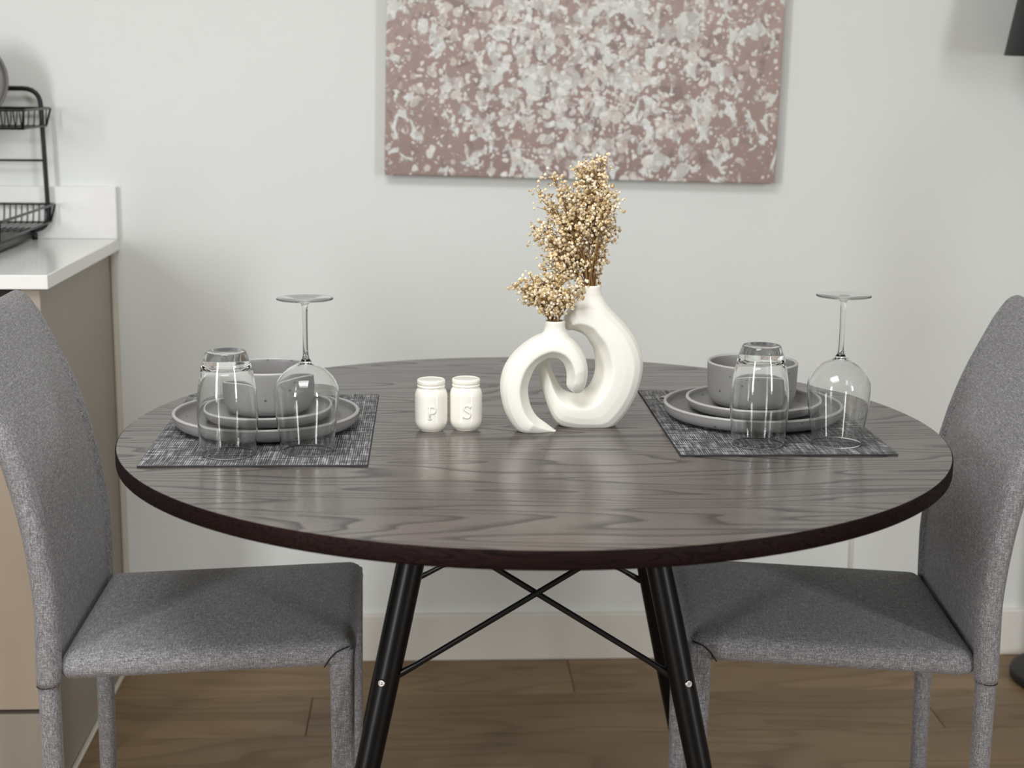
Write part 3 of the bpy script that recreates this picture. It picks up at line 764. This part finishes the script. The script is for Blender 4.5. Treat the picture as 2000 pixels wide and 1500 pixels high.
        # stitched arch where the leg cover meets the seat
        arch = [(0.1585, sy*0.1865, 0.4540), (0.1605, sy*0.1880, 0.457), (0.166, sy*0.1884, 0.466), (0.174, sy*0.1875, 0.4745), (0.183, sy*0.1855, 0.479), (0.192, sy*0.1790, 0.480)]
        fin('seam', tube(NB(), arch, 0.0011, 5), 'seam_thread', lf)
    return t_
ch1 = make_chair('grey fabric dining chair in front of the beige cabinet')
ch1.location = (-0.4515, 0.030, 0); ch1.rotation_euler = (0, 0, math.radians(0.6))
ch2 = copy_tree(ch1); ch2['label'] = 'grey fabric dining chair by the floor lamp, angled towards the table'
ch2.location = (0.424, 0.022, 0); ch2.rotation_euler = (0, 0, math.radians(180-5.5))

# ------------------------------------------------------------------ painting
pw, ph_ = 0.798, 0.66
pt = thing('wall_painting', 'abstract canvas of pale dabs on dusty mauve above the table', 'painting', (0.1655, YW-0.018, 1.0415+ph_/2))
pt.rotation_euler = (0, math.radians(1.0), 0)
fin('canvas', box(NB(), -pw/2, pw/2, -0.017, 0.006, -ph_/2, ph_/2, 0.0025, 2), 'painting', pt)
bm = NB()
for a in ((-pw/2+0.004, pw/2-0.004, -ph_/2+0.004, -ph_/2+0.04), (-pw/2+0.004, pw/2-0.004, ph_/2-0.04, ph_/2-0.004), (-pw/2+0.004, -pw/2+0.04, -ph_/2+0.041, ph_/2-0.041), (pw/2-0.04, pw/2-0.004, -ph_/2+0.041, ph_/2-0.041)):
    box(bm, a[0], a[1], 0.0062, 0.0172, a[2], a[3])
fin('stretcher_frame', bm, 'oak_plank', pt)

# ------------------------------------------------------------------ floor lamp at the right edge
LX, LY = 1.222, 0.866
lp = thing('floor_lamp', 'black floor lamp with round base at the right edge of the view', 'lamp', (LX, LY, 0))
fin('base', lathe(NB(), [(0, 0), (0.134, 0), (0.1375, 0.003), (0.1385, 0.012), (0.136, 0.019), (0.128, 0.022), (0.02, 0.026), (0.014, 0.032), (0, 0.032)], 64), 'lamp_black', lp, smooth='angle')
fin('pole', tube(NB(), arc_round([(0, 0, 0.03), (0, 0, 1.66), (-0.095, 0, 1.66), (-0.095, 0, 1.52)], 0.04, 6), 0.0095, 14), 'lamp_black', lp, smooth=True)
fin('lamp_shade', lathe(NB(), [(0.147, 1.296), (0.1485, 1.296), (0.108, 1.535), (0.1065, 1.535), (0.145, 1.299)], 64, cx=-0.095, closed=True), 'lamp_black', lp, smooth='angle')
fin('shade_cap', lathe(NB(), [(0, 1.531), (0.1070, 1.531), (0.1070, 1.534), (0, 1.534)], 48, cx=-0.095), 'lamp_black', lp, smooth='angle')

# thin cable dropping down the wall behind the right chair
cb = fin('wall_cable', tube(NB(), [(0, 0, 0.105), (0.0005, 0, 0.22), (0, 0, 0.34)], 0.0035, 8), 'cable_plastic', None, smooth=True)
cb.location = (0.768, YW-0.0036, 0); tag(cb, 'thin pale cable running down the wall behind the right chair seat', 'cable')
